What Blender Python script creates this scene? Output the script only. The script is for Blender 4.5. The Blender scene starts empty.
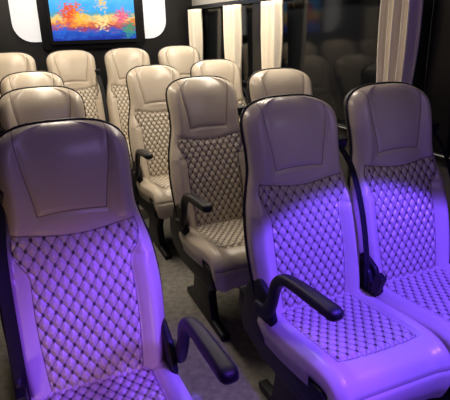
import bpy, math, random
import numpy as np
from mathutils import Matrix, Vector
random.seed(3)
sc=bpy.context.scene
sc.view_settings.view_transform='Standard'
COL=sc.collection

# ------------------------------------------------------------------ helpers
def link(o,parent=None):
    COL.objects.link(o)
    if parent: o.parent=parent
    return o
def mesh_obj(name,verts,faces,mats,parent=None,smooth=True,fm=None):
    me=bpy.data.meshes.new(name); me.from_pydata([tuple(v) for v in verts],[],faces)
    for m in mats: me.materials.append(m)
    if fm is not None: me.polygons.foreach_set('material_index',fm)
    me.polygons.foreach_set('use_smooth',[smooth]*len(me.polygons)); me.update()
    return link(bpy.data.objects.new(name,me),parent)
def box(name,a,b,mat,parent=None,bev=0.0):
    x0,y0,z0=a;x1,y1,z1=b
    v=[(x0,y0,z0),(x1,y0,z0),(x1,y1,z0),(x0,y1,z0),(x0,y0,z1),(x1,y0,z1),(x1,y1,z1),(x0,y1,z1)]
    f=[(0,3,2,1),(4,5,6,7),(0,1,5,4),(1,2,6,5),(2,3,7,6),(3,0,4,7)]
    o=mesh_obj(name,v,f,[mat],parent,False)
    if bev:
        m=o.modifiers.new('b','BEVEL');m.width=bev;m.segments=3;m.limit_method='ANGLE'
    return o
def catmull(pts,n):
    pts=np.array(pts,float); P=np.vstack([2*pts[0]-pts[1],pts,2*pts[-1]-pts[-2]])
    out=[]
    for t in np.linspace(0,len(pts)-1-1e-9,n):
        i=int(t);f=t-i;p0,p1,p2,p3=P[i:i+4]
        out.append(.5*((2*p1)+(-p0+p2)*f+(2*p0-5*p1+4*p2-p3)*f*f+(-p0+3*p1-3*p2+p3)*f**3))
    return np.array(out)
def extrude_yz(name,poly,x0,x1,mat,parent=None,bev=.008):
    n=len(poly)
    v=[(x0,y,z) for y,z in poly]+[(x1,y,z) for y,z in poly]
    f=[tuple(range(n)),tuple(range(2*n-1,n-1,-1))]+[(i,i+n,(i+1)%n+n,(i+1)%n) for i in range(n)]
    o=mesh_obj(name,v,f,[mat],parent,True)
    import bmesh
    bm=bmesh.new();bm.from_mesh(o.data);bmesh.ops.recalc_face_normals(bm,faces=bm.faces);bm.to_mesh(o.data);bm.free()
    m=o.modifiers.new('b','BEVEL');m.width=bev;m.segments=3;m.limit_method='ANGLE';m.angle_limit=.3
    return o
def sweep(name,path,hw,hh,mat,parent=None,seg=16,n=2.6,up=None):
    path=np.array(path,float);N=len(path);V=[];F=[]
    hw=np.broadcast_to(hw,(N,));hh=np.broadcast_to(hh,(N,))
    for i in range(N):
        t=path[min(i+1,N-1)]-path[max(i-1,0)];t/=np.linalg.norm(t)
        a=np.array([1.,0,0]) if up is None else np.array(up,float)
        a=a-t*(a@t);a/=np.linalg.norm(a);b=np.cross(t,a)
        for k in range(seg):
            th=2*math.pi*k/seg;c,s=math.cos(th),math.sin(th)
            V.append(path[i]+a*hw[i]*math.copysign(abs(c)**(2/n),c)+b*hh[i]*math.copysign(abs(s)**(2/n),s))
    for i in range(N-1):
        for k in range(seg):
            k2=(k+1)%seg;F.append((i*seg+k,i*seg+k2,(i+1)*seg+k2,(i+1)*seg+k))
    F.append(tuple(range(seg-1,-1,-1)));F.append(tuple((N-1)*seg+k for k in range(seg)))
    return mesh_obj(name,V,F,[mat],parent)

# ------------------------------------------------------------------ materials
def new_mat(name):
    m=bpy.data.materials.new(name);m.use_nodes=True;nt=m.node_tree
    return m,nt,nt.nodes['Principled BSDF']
def simple(name,col,rough=.5,metal=0,noise=0,nscale=60,bump=0,emit=None,es=0,spec=.5):
    m,nt,b=new_mat(name);b.inputs['Base Color'].default_value=(*col,1);b.inputs['Roughness'].default_value=rough;b.inputs['Metallic'].default_value=metal
    b.inputs['Specular IOR Level'].default_value=spec
    if noise or bump:
        tc=nt.nodes.new('ShaderNodeTexCoord');n=nt.nodes.new('ShaderNodeTexNoise');n.inputs['Scale'].default_value=nscale;n.inputs['Detail'].default_value=5
        nt.links.new(tc.outputs['Object'],n.inputs['Vector'])
        if noise:
            r=nt.nodes.new('ShaderNodeValToRGB');r.color_ramp.elements[0].position=.3;r.color_ramp.elements[1].position=.7
            r.color_ramp.elements[0].color=(*[c*(1-noise) for c in col],1);r.color_ramp.elements[1].color=(*[min(1,c*(1+noise)) for c in col],1)
            nt.links.new(n.outputs['Fac'],r.inputs['Fac']);nt.links.new(r.outputs['Color'],b.inputs['Base Color'])
        if bump:
            bp=nt.nodes.new('ShaderNodeBump');bp.inputs['Strength'].default_value=bump;bp.inputs['Distance'].default_value=.004
            nt.links.new(n.outputs['Fac'],bp.inputs['Height']);nt.links.new(bp.outputs['Normal'],b.inputs['Normal'])
    if emit: b.inputs['Emission Color'].default_value=(*emit,1);b.inputs['Emission Strength'].default_value=es
    return m
M_black=simple('black_plastic',(.008,.008,.010),.48,bump=.15,nscale=300,spec=.35)
M_gloss=simple('gloss_black',(.006,.006,.008),.28,spec=.22)
M_belt=simple('belt_webbing',(.010,.010,.012),.7,bump=.3,nscale=400,spec=.3)
M_floor=simple('carpet_floor',(.225,.21,.185),.9,noise=.25,nscale=30,bump=.5)
M_ceil=simple('ceiling_lining',(.42,.40,.37),.8)
M_wall=simple('wall_lining',(.10,.095,.09),.6,noise=.1)
M_rear=simple('rear_wall_black',(.012,.012,.013),.35)
M_glass=simple('dark_window_glass',(.008,.009,.011),.08,spec=.18)
M_curt=simple('curtain_cloth',(.93,.85,.71),.85,noise=.05,nscale=200,bump=.2)

QA,QB=.0350,.052
def leather():
    m,nt,b=new_mat('cream_quilted_leather');N=nt.nodes;L=nt.links
    def math_(op,a,bb=None,c=None):
        n=N.new('ShaderNodeMath');n.operation=op
        for i,v in enumerate((a,bb,c)):
            if v is None: continue
            if isinstance(v,(int,float)): n.inputs[i].default_value=v
            else: L.new(v,n.inputs[i])
        return n.outputs[0]
    def attr(nm):
        a=N.new('ShaderNodeAttribute');a.attribute_name=nm;return a.outputs['Fac']
    uv=N.new('ShaderNodeUVMap');uv.uv_map='UVMap';sp=N.new('ShaderNodeSeparateXYZ');L.new(uv.outputs[0],sp.inputs[0])
    p=math_('DIVIDE',sp.outputs[0],QA);q=math_('DIVIDE',sp.outputs[1],QB)
    A=math_('PINGPONG',math_('ADD',p,q),.5);B=math_('PINGPONG',math_('SUBTRACT',p,q),.5)
    mn=math_('MINIMUM',A,B);mx=math_('MAXIMUM',A,B)
    qt=attr('quilt');inq=math_('GREATER_THAN',qt,.0)
    def ramp(v,lo,hi):
        n=N.new('ShaderNodeMapRange');n.clamp=True
        L.new(v,n.inputs[0]);n.inputs[1].default_value=lo;n.inputs[2].default_value=hi;n.inputs[3].default_value=1;n.inputs[4].default_value=0
        return n.outputs[0]
    line=math_('MULTIPLY',ramp(mn,.025,.075),.62)
    dot=math_('MULTIPLY',ramp(mx,.13,.20),.95)
    dark=math_('MULTIPLY',math_('MAXIMUM',line,dot),inq)
    seam=math_('MAXIMUM',ramp(math_('ABSOLUTE',qt),.0010,.0026),ramp(math_('ABSOLUTE',attr('panel')),.0009,.0024))
    seam=math_('MULTIPLY',seam,.65)
    tot=math_('MAXIMUM',dark,seam)
    tc=N.new('ShaderNodeTexCoord');ns=N.new('ShaderNodeTexNoise');ns.inputs['Scale'].default_value=9;L.new(tc.outputs['Object'],ns.inputs['Vector'])
    base=N.new('ShaderNodeMixRGB');base.inputs[1].default_value=(.60,.515,.405,1);base.inputs[2].default_value=(.67,.585,.47,1);L.new(ns.outputs['Fac'],base.inputs[0])
    mix=N.new('ShaderNodeMixRGB');L.new(tot,mix.inputs[0]);L.new(base.outputs[0],mix.inputs[1]);mix.inputs[2].default_value=(.035,.020,.018,1)
    L.new(mix.outputs[0],b.inputs['Base Color'])
    b.inputs['Roughness'].default_value=.31
    n2=N.new('ShaderNodeTexNoise');n2.inputs['Scale'].default_value=220;L.new(tc.outputs['Object'],n2.inputs['Vector'])
    n3=N.new('ShaderNodeTexNoise');n3.inputs['Scale'].default_value=11;n3.inputs['Detail'].default_value=2;L.new(tc.outputs['Object'],n3.inputs['Vector'])
    puff=math_('MULTIPLY',math_('MINIMUM',math_('MULTIPLY',mn,3.0),1.0),math_('MULTIPLY',inq,.9))
    h=math_('ADD',math_('ADD',math_('MULTIPLY',n2.outputs['Fac'],.04),math_('MULTIPLY',n3.outputs['Fac'],.6)),puff)
    bp=N.new('ShaderNodeBump');bp.inputs['Strength'].default_value=.8;bp.inputs['Distance'].default_value=.006
    L.new(h,bp.inputs['Height']);L.new(bp.outputs['Normal'],b.inputs['Normal'])
    return m
M_lea=leather()

# ------------------------------------------------------------------ seat meshes
us=np.concatenate([np.linspace(0,.9,41),[.92,.94,.957,.972,.984,.993,.998,1.0]])
us=np.concatenate([-us[::-1][:-1],us]);NU=len(us)
def bump(d,w): return np.exp(-(d/w)**2)
prof=np.array([
 (.43,.205,-.235,.10),(.50,.215,-.225,.11),(.60,.224,-.200,.115),(.70,.226,-.172,.115),(.80,.216,-.138,.11),
 (.87,.199,-.112,.105),(.93,.185,-.095,.105),(1.0,.183,-.083,.115),(1.06,.186,-.068,.12),(1.12,.183,-.048,.12),(1.175,.172,-.022,.115)])
ZT=1.172;ZR=1.080
zs=list(np.linspace(.43,ZR,110))+[ZR+(ZT-ZR)*(1-(1-s)**3) for s in np.linspace(0.03,1,26)]
rows=[];quilt=[];panel=[]
cm=catmull(prof,400)
def smooth(a,b,x):
    t=np.clip((x-a)/(b-a),0,1);return t*t*(3-2*t)
for z in zs:
    W=np.interp(z,cm[:,0],cm[:,1]);yf=np.interp(z,cm[:,0],cm[:,2]);th=np.interp(z,cm[:,0],cm[:,3])
    k=1.0;kt=1.0
    if z>ZR:
        ta=min((z-ZR)/(ZT-ZR),.9995);k=(1-ta**3.0)**(1/3.0);kt=(1-ta**2.4)**(1/2.4)
    Wk=W*k;ymid=yf+th/2
    au=np.abs(us);x=us*Wk
    e=(1-np.minimum(au,1)**5)**(1/5.)
    body=1/(1+math.exp((z-.90)/.02))
    pf=.63+.25*smooth(.76,.87,z)       # quilt panel flares out towards the neck
    bol=.032*body*bump(au-(pf+.20 if pf<.7 else .86),.13)*(1-.5*smooth(.78,.87,z))+.026*(1-body)*bump(au-.82,.15)
    cen=.012*(1-body)*bump(au,.5)
    q=np.minimum(pf*W-np.abs(x),(.872+.032*(us*us))-z)
    hp=np.minimum((.58*W+.16*(z-1.0))-np.abs(x),z-(.940-.03*us*us))
    groove=.008*bump(q,.008)+.007*bump(hp,.007)
    pu=np.abs(((x/QA+z*1.04/QB)+.5)%1-.5);pv=np.abs(((x/QA-z*1.04/QB)+.5)%1-.5)
    puff=np.where(q>0,.005*np.minimum(1,np.minimum(pu,pv)*3),0)
    yfront=ymid-(th/2)*kt*e-(bol+cen+puff-groove)*e*kt
    rows.append((x,yfront,z,Wk,ymid,th*kt))
    quilt.append(q);panel.append(hp)
V=[];F=[];fm=[];Q=[];PN=[];UV=[]
ub=np.linspace(1,-1,25)[1:-1];RB=NU+len(ub)
for (x,yf,z,Wk,ym,t),q,hp in zip(rows,quilt,panel):
    for i in range(NU): V.append((x[i],yf[i],z));Q.append(q[i]);PN.append(hp[i]);UV.append((x[i],z*1.04))
    for u in ub:
        e=(1-abs(u)**4)**(.25);V.append((u*Wk,ym+t/2*e,z));Q.append(-1);PN.append(-1);UV.append((0,0))
for j in range(len(rows)-1):
    for i in range(RB):
        i2=(i+1)%RB;F.append((j*RB+i,j*RB+i2,(j+1)*RB+i2,(j+1)*RB+i));fm.append(0 if i<NU-1 else 1)
F.append(tuple(range(RB-1,-1,-1)));fm.append(1)
F.append(tuple((len(rows)-1)*RB+i for i in range(RB)));fm.append(0)
def drop(o):
    me=o.data;bpy.data.objects.remove(o);return me
def finish(name,V,F,fm,Q,PN,UV):
    o=mesh_obj(name,V,F,[M_lea,M_black],None,True,fm);me=o.data
    for nm,a in (('quilt',Q),('panel',PN)):
        at=me.attributes.new(nm,'FLOAT','POINT');at.data.foreach_set('value',[float(v) for v in a])
    ul=me.uv_layers.new(name='UVMap')
    idx=np.zeros(len(me.loops),dtype=int);me.loops.foreach_get('vertex_index',idx)
    ul.data.foreach_set('uv',np.array(UV)[idx].ravel())
    return drop(o)
me_back=finish('backrest',V,F,fm,Q,PN,UV)
def edge_path(sg): return [(sg*(Wk+.001),ym,z) for (x,yf,z,Wk,ym,t) in rows[:-1]]
pp=edge_path(-1)[::3]+edge_path(1)[::-1][::3]
me_pipe=drop(sweep('edge_piping',pp,.006,.006,M_black,seg=8,n=2,up=(0,1,0)))

cp=catmull([(-.10,.455),(-.20,.452),(-.32,.456),(-.44,.470),(-.54,.482),(-.61,.482),(-.66,.462),(-.688,.420),(-.692,.370),(-.68,.325)],400)
sl=np.concatenate([[0],np.cumsum(np.linalg.norm(np.diff(cp,axis=0),axis=1))]);Ls=sl[-1]
ss=np.linspace(0,Ls,130)
V=[];F=[];fm=[];Q=[];PN=[];UV=[];RB=NU+2
for s in ss:
    y=np.interp(s,sl,cp[:,0]);z=np.interp(s,sl,cp[:,1])
    y2=np.interp(s+.004,sl,cp[:,0]);z2=np.interp(s+.004,sl,cp[:,1]);y1=np.interp(s-.004,sl,cp[:,0]);z1=np.interp(s-.004,sl,cp[:,1])
    t=np.array([y2-y1,z2-z1]);t/=np.linalg.norm(t);n=np.array([t[1],-t[0]])
    if n[1]<0 and s<.3: n=-n
    W=.216+.010*math.sin(min(s/Ls*1.3,1)*math.pi)
    if s>Ls-.12: W-=.012*((s-(Ls-.12))/.12)**2
    au=np.abs(us);x=us*W
    q=np.minimum(.68*W-np.abs(x),(.49-.02*us*us)-s)
    hp=(Ls-.10)-s+0*us
    pu=np.abs(((x/QA+s/QB)+.5)%1-.5);pv=np.abs(((x/QA-s/QB)+.5)%1-.5)
    puff=np.where(q>0,.005*np.minimum(1,np.minimum(pu,pv)*3),0)
    e=(1-au**6)**(1/6.)
    h=(-.045*(1-e))+(.024*bump(au-.84,.13)*(1-.5*min(s/Ls,1))+puff-.008*bump(q,.008)-.005*bump(hp,.006))*e
    for i in range(NU):
        V.append((x[i],y+n[0]*h[i],z+n[1]*h[i]));Q.append(q[i]);PN.append(hp[i]);UV.append((x[i],s))
    for sg in (1,-1):
        dd=.10 if s<Ls*.6 else .06
        V.append((sg*W*.985,y-n[0]*dd,z-n[1]*dd));Q.append(-1);PN.append(-1);UV.append((0,0))
for j in range(len(ss)-1):
    for i in range(RB):
        i2=(i+1)%RB;F.append((j*RB+i,(j+1)*RB+i,(j+1)*RB+i2,j*RB+i2));fm.append(1 if i==NU else 0)
F.append(tuple(range(RB)));fm.append(1);F.append(tuple((len(ss)-1)*RB+i for i in range(RB-1,-1,-1)));fm.append(1)
me_cush=finish('cushion',V,F,fm,Q,PN,UV)

ap=catmull([(0,-.215,.485),(0,-.285,.505),(0,-.325,.565),(0,-.350,.635),(0,-.395,.680),(0,-.465,.698),(0,-.56,.708),(0,-.64,.715),(0,-.685,.717)],46)
tt=np.linspace(0,1,46)
ahw=np.interp(tt,[0,.3,.5,.7,.93,.985,1],[.014,.015,.018,.022,.024,.019,.006])
ahh=np.interp(tt,[0,.2,.4,.55,.75,.93,.985,1],[.026,.024,.020,.018,.020,.019,.014,.004])
def seat_parts(arm_side,belt_side):
    P=[link(bpy.data.objects.new('p',m.copy())) for m in (me_back,me_pipe,me_cush)]
    P.append(extrude_yz('p',[(-.03,.47),(-.10,.42),(-.20,.40),(-.45,.405),(-.60,.41),(-.655,.37),(-.655,.325),(-.60,.29),(-.22,.26),(-.06,.30),(-.01,.38)],-.219,.219,M_black,bev=.012))
    for s in (-1,1):
        P.append(extrude_yz('p',[(-.29,.40),(-.31,.47),(-.27,.55),(-.20,.585),(-.13,.56),(-.08,.48),(-.06,.38),(-.12,.32),(-.24,.33)],s*.209-.012,s*.209+.012,M_black,bev=.009))
        P.append(extrude_yz('p',[(-.52,.30),(-.14,.30),(-.22,.17),(-.19,.04),(-.08,.035),(-.08,0),(-.60,0),(-.60,.035),(-.47,.04),(-.44,.17)],s*.14-.022,s*.14+.022,M_black,bev=.008))
    if arm_side:
        a=sweep('p',ap,ahw,ahh,M_black,seg=20,n=2.8);a.location.x=arm_side*.232;P.append(a)
    sd=belt_side
    if sd:
        Q=catmull([(sd*.190,-.045,1.00),(sd*.196,-.125,.93),(sd*.202,-.175,.84),(sd*.203,-.215,.74),(sd*.203,-.245,.63),(sd*.203,-.265,.53),(sd*.203,-.27,.44)],30)
        P.append(sweep('p',Q,.018,.002,M_belt,None,seg=8,n=3,up=(1,.35,0)))
        for (dx,dy,dz),loc,ro in (((.024,.02,.02),(sd*.190,-.06,1.0),.3),((.013,.018,.040),(sd*.200,-.33,.53),.35),((.006,.010,.06),(sd*.200,-.30,.46),.35)):
            g=box('p',(-dx,-dy,-dz),(dx,dy,dz),M_black,None,.005);g.location=loc;g.rotation_euler=(ro,0,0);P.append(g)
    return P
cache={}
def seat(x,y,z=0,arm_side=0,belt_side=1):
    key=(arm_side,belt_side)
    if key not in cache:
        P=seat_parts(*key)
        bpy.ops.object.select_all(action='DESELECT')
        for o in P: o.select_set(True)
        bpy.context.view_layer.objects.active=P[0]
        bpy.ops.object.convert(target='MESH')
        for o in P: o.select_set(True)
        bpy.context.view_layer.objects.active=P[0]
        bpy.ops.object.join()
        o=bpy.context.view_layer.objects.active
        o.data.name='passenger_seat';cache[key]=o.data
        bpy.data.objects.remove(o)
    e=link(bpy.data.objects.new('passenger_seat',cache[key]));e.location=(x,y,z);return e
Y2,Y3,Y4=.867,1.817,2.687
for y in (0,Y2,Y3):
    seat(.015 if y==0 else -.005,y,0,-1,1)
    w=seat(.462 if y==0 else .455,y,0,1 if y==0 else 0,1);w.scale.z=1.014
    seat(-.79,y-(.10 if y==0 else 0),0,1,-1)
for x in (-.905,-.45,.005,.46): seat(x,Y4,.088,0,1)
for m in (me_back,me_pipe,me_cush): bpy.data.meshes.remove(m)

# ------------------------------------------------------------------ shell
XL,XR,YF,YB,ZC=-1.17,.80,-2.6,3.25,1.92
box('floor',(XL,YF,-.05),(XR,YB,0),M_floor)
box('floor_rear_step',(XL,1.98,0),(XR,YB,.088),M_floor)
box('ceiling',(XL,YF,ZC),(XR,YB,ZC+.05),M_ceil)
box('wall_front',(XL,YF-.05,0),(XR,YF,ZC),M_wall)
box('wall_back',(XL,YB,0),(XR,YB+.05,ZC),M_rear)
def side(name,x0,x1,inner,sg):
    zs0,zs1=.86,1.58
    box('wall_%s'%name,(x0,YF,0),(x1,YB,zs0),M_wall)
    box('wall_%s_upper'%name,(x0,YF,zs1),(x1,YB,ZC),M_ceil)
    xi=inner
    k=0
    for a,b in ((YF,-1.2),(-.02,.16),(1.70,1.92),(3.05,YB)):
        k+=1;box('trim_%s_%d'%(name,k),(min(xi,xi+sg*.05),a,zs0),(max(xi,xi+sg*.05),b,zs1),M_gloss,None,.01)
    for i,(a,b) in enumerate(((-1.2,-.02),(.16,1.70),(1.92,3.05))):
        box('window_%s_%d'%(name,i+1),(min(xi+sg*.03,xi+sg*.045),a,zs0),(max(xi+sg*.03,xi+sg*.045),b,zs1),M_glass)
side('right',XR,XR+.05,XR,1);side('left',XL-.05,XL,XL,-1)
for nm,x,sg in (('right',XR,-1),('left',XL,1)):
    a,b=sorted((x,x+sg*.035));box('window_sill_%s'%nm,(a,YF,.83),(b,YB,.87),M_gloss,None,.01)
    a,b=sorted((x,x+sg*.035));box('curtain_rail_%s'%nm,(a,YF,1.565),(b,YB,1.60),M_gloss,None,.006)
def curtain(x,y0,y1,z0=.90,z1=1.565):
    nY=110;nZ=20;V=[];F=[]
    yc=(y0+y1)/2;np_=max(4,int((y1-y0)/.046))
    for j in range(nZ+1):
        f=j/nZ;z=z0+(z1-z0)*f
        pin=1-.22*math.exp(-((f-.25)/.3)**2)
        for i in range(nY+1):
            t=i/nY;yy=yc+(t-.5)*(y1-y0)*pin
            V.append((x+.022*math.sin(t*np_*2*math.pi+.5*math.sin(f*3+t*5))+.006*math.sin(t*17+f*2),yy,z))
    for j in range(nZ):
        for i in range(nY): a=j*(nY+1)+i;F.append((a,a+1,a+nY+2,a+nY+1))
    o=mesh_obj('curtain',V,F,[M_curt]);m=o.modifiers.new('s','SOLIDIFY');m.thickness=.003
    return o
for a,b in ((.16,.39),(1.37,1.60),(2.0,2.26),(2.86,3.12)):
    curtain(XR-.065,a,b)
    curtain(XL+.065,a,b)

def rrect(name,cx,cz,w,h,r,y0,y1,mat,parent=None):
    P=[]
    for (sx,sz,a0) in ((1,1,0),(-1,1,90),(-1,-1,180),(1,-1,270)):
        for k in range(9):
            a=math.radians(a0+k*11.25);P.append((cx+sx*(w/2-r)+r*math.cos(a),cz+sz*(h/2-r)+r*math.sin(a)))
    n=len(P);v=[(x,y0,z) for x,z in P]+[(x,y1,z) for x,z in P]
    f=[tuple(range(n)),tuple(range(2*n-1,n-1,-1))]+[(i,i+n,(i+1)%n+n,(i+1)%n) for i in range(n)]
    return mesh_obj(name,v,f,[mat],parent,False)
CX=-.16
rp=bpy.data.objects.new('rear_panel',None);link(rp)
rrect('white_surround',CX,1.62,1.36,.60,.16,YB-.03,YB-.001,simple('rear_white_panel',(.75,.76,.78),.4,emit=(.85,.9,1),es=.38),rp)  # weak emission stands in for light falling on the white panel
rrect('black_housing',CX,1.58,.92,.66,.05,YB-.06,YB-.031,M_gloss,rp)
def screen_mat():
    m,nt,b=new_mat('tv_picture');N=nt.nodes;L=nt.links
    tc=N.new('ShaderNodeTexCoord');sp=N.new('ShaderNodeSeparateXYZ');L.new(tc.outputs['Generated'],sp.inputs[0])
    n0=N.new('ShaderNodeTexNoise');n0.inputs['Scale'].default_value=9;n0.inputs['Detail'].default_value=4;L.new(tc.outputs['Generated'],n0.inputs['Vector'])
    wz=N.new('ShaderNodeMath');wz.operation='MULTIPLY_ADD';L.new(n0.outputs['Fac'],wz.inputs[0]);wz.inputs[1].default_value=.40
    sub=N.new('ShaderNodeMath');sub.operation='SUBTRACT';L.new(sp.outputs[2],sub.inputs[0]);sub.inputs[1].default_value=.20;L.new(sub.outputs[0],wz.inputs[2])
    g=N.new('ShaderNodeValToRGB');L.new(wz.outputs[0],g.inputs[0]);cr=g.color_ramp
    cr.elements[0].position=0;cr.elements[0].color=(.01,.03,.30,1);cr.elements[1].position=1;cr.elements[1].color=(.30,.70,1,1)
    for p,c in ((.16,(.02,.10,.5,1)),(.26,(.35,.05,.10,1)),(.36,(.8,.25,.05,1)),(.44,(.85,.6,.2,1)),(.52,(.10,.35,.45,1)),(.60,(.05,.40,.85,1)),(.8,(.10,.5,1,1))):
        e=cr.elements.new(p);e.color=c
    def blob(cx,cz,r,col,prev,ns=24):
        v=N.new('ShaderNodeVectorMath');v.operation='DISTANCE'
        s=N.new('ShaderNodeCombineXYZ');ax=N.new('ShaderNodeMath');ax.operation='MULTIPLY';ax.inputs[1].default_value=1.78
        L.new(sp.outputs[0],ax.inputs[0]);L.new(ax.outputs[0],s.inputs[0]);L.new(sp.outputs[2],s.inputs[2])
        L.new(s.outputs[0],v.inputs[0]);v.inputs[1].default_value=(cx*1.78,0,cz)
        no=N.new('ShaderNodeTexNoise');no.inputs['Scale'].default_value=ns;no.inputs['Detail'].default_value=4;L.new(tc.outputs['Generated'],no.inputs['Vector'])
        ad=N.new('ShaderNodeMath');ad.operation='MULTIPLY_ADD';L.new(no.outputs['Fac'],ad.inputs[0]);ad.inputs[1].default_value=.8;L.new(v.outputs['Value'],ad.inputs[2])
        mr=N.new('ShaderNodeMapRange');L.new(ad.outputs[0],mr.inputs[0]);mr.inputs[1].default_value=r+.46;mr.inputs[2].default_value=r+.32;mr.inputs[3].default_value=0;mr.inputs[4].default_value=1
        mx=N.new('ShaderNodeMixRGB');L.new(mr.outputs[0],mx.inputs[0]);L.new(prev,mx.inputs[1]);mx.inputs[2].default_value=(*col,1);return mx.outputs[0]
    c=g.outputs[0]
    c=blob(.24,.55,.20,(.80,.10,.03),c);c=blob(.33,.45,.11,(1,.50,.05),c);c=blob(.60,.36,.10,(1,.75,.3),c);c=blob(.84,.45,.14,(.8,.12,.25),c);c=blob(.92,.2,.12,(.03,.30,.15),c);c=blob(.1,.2,.10,(.02,.12,.6),c);c=blob(.6,.75,.07,(1,.6,.1),c)
    b.inputs['Base Color'].default_value=(.01,.01,.01,1);b.inputs['Roughness'].default_value=.1
    L.new(c,b.inputs['Emission Color']);b.inputs['Emission Strength'].default_value=1.2
    return m
tv=bpy.data.objects.new('television',None);link(tv)
rrect('tv_body',CX,1.525,.78,.46,.015,YB-.105,YB-.061,M_gloss,tv)
box('tv_screen',(CX-.365,YB-.108,1.325),(CX+.365,YB-.104,1.735),screen_mat(),tv)

# ------------------------------------------------------------------ lights
def area(name,loc,size,col,e,rot=(0,0,0)):
    l=bpy.data.lights.new(name,'AREA');l.shape='RECTANGLE';l.size,l.size_y=size;l.color=col;l.energy=e
    o=bpy.data.objects.new(name,l);o.location=loc;o.rotation_euler=rot;link(o);return o
def spot(name,loc,tgt,ang,col,e,blend=.2,rad=.03):
    l=bpy.data.lights.new(name,'SPOT');l.spot_size=math.radians(ang);l.spot_blend=blend;l.color=col;l.energy=e;l.shadow_soft_size=rad
    o=bpy.data.objects.new(name,l);o.location=loc;d=Vector(tgt)-Vector(loc);o.rotation_euler=d.to_track_quat('-Z','Y').to_euler();link(o)
area('ceiling_light_strip',(-.70,1.80,1.90),(.12,2.4),(1,.87,.70),20)
area('ceiling_light_strip',(.42,1.80,1.90),(.12,2.4),(1,.89,.74),24)
spot('headrest_fill_spot',(.15,-1.4,1.88),(.23,0,1.12),36,(.95,.86,.95),7,.8,.10)  # added fill that lifts the front-row headrests, no fixture here
area('front_violet_fill',(-.3,-1.2,1.90),(.6,.8),(.50,.36,1),4.2)  # added violet ambient fill over the front, not a ceiling fixture
spot('violet_spot',(.35,-1.15,1.85),(.23,-.74,.45),59,(.115,.045,1),280,.10,.03)
spot('violet_spot',(-.40,-1.35,1.85),(-.72,-.80,.45),58,(.19,.035,1),85,.3,.06)
spot('violet_spot',(-.10,-.95,1.15),(-.60,-.32,.62),36,(.15,.06,1),60,.5,.05)  # added mid-aisle, no real lamp; grazes the near-left seat's right bolster
spot('warm_spot',(-1.12,-.9,.55),(-1.0,-.2,.5),90,(1,.6,.25),3,.5)
# ------------------------------------------------------------------ camera
yaw,pitch,roll=.39,.344,-.025
f=Vector((math.sin(yaw)*math.cos(pitch),math.cos(yaw)*math.cos(pitch),-math.sin(pitch)))
r=Vector((math.cos(yaw),-math.sin(yaw),0));u=r.cross(f)
r2=math.cos(roll)*r+math.sin(roll)*u;u2=-math.sin(roll)*r+math.cos(roll)*u
cam=bpy.data.cameras.new('camera');cam.sensor_width=36;cam.lens=488.9/450*36;cam.clip_start=.02
co=bpy.data.objects.new('camera',cam);link(co)
M=Matrix((r2,u2,-f)).transposed().to_4x4();M.translation=(-.884,-1.563,1.424);co.matrix_world=M
sc.camera=co
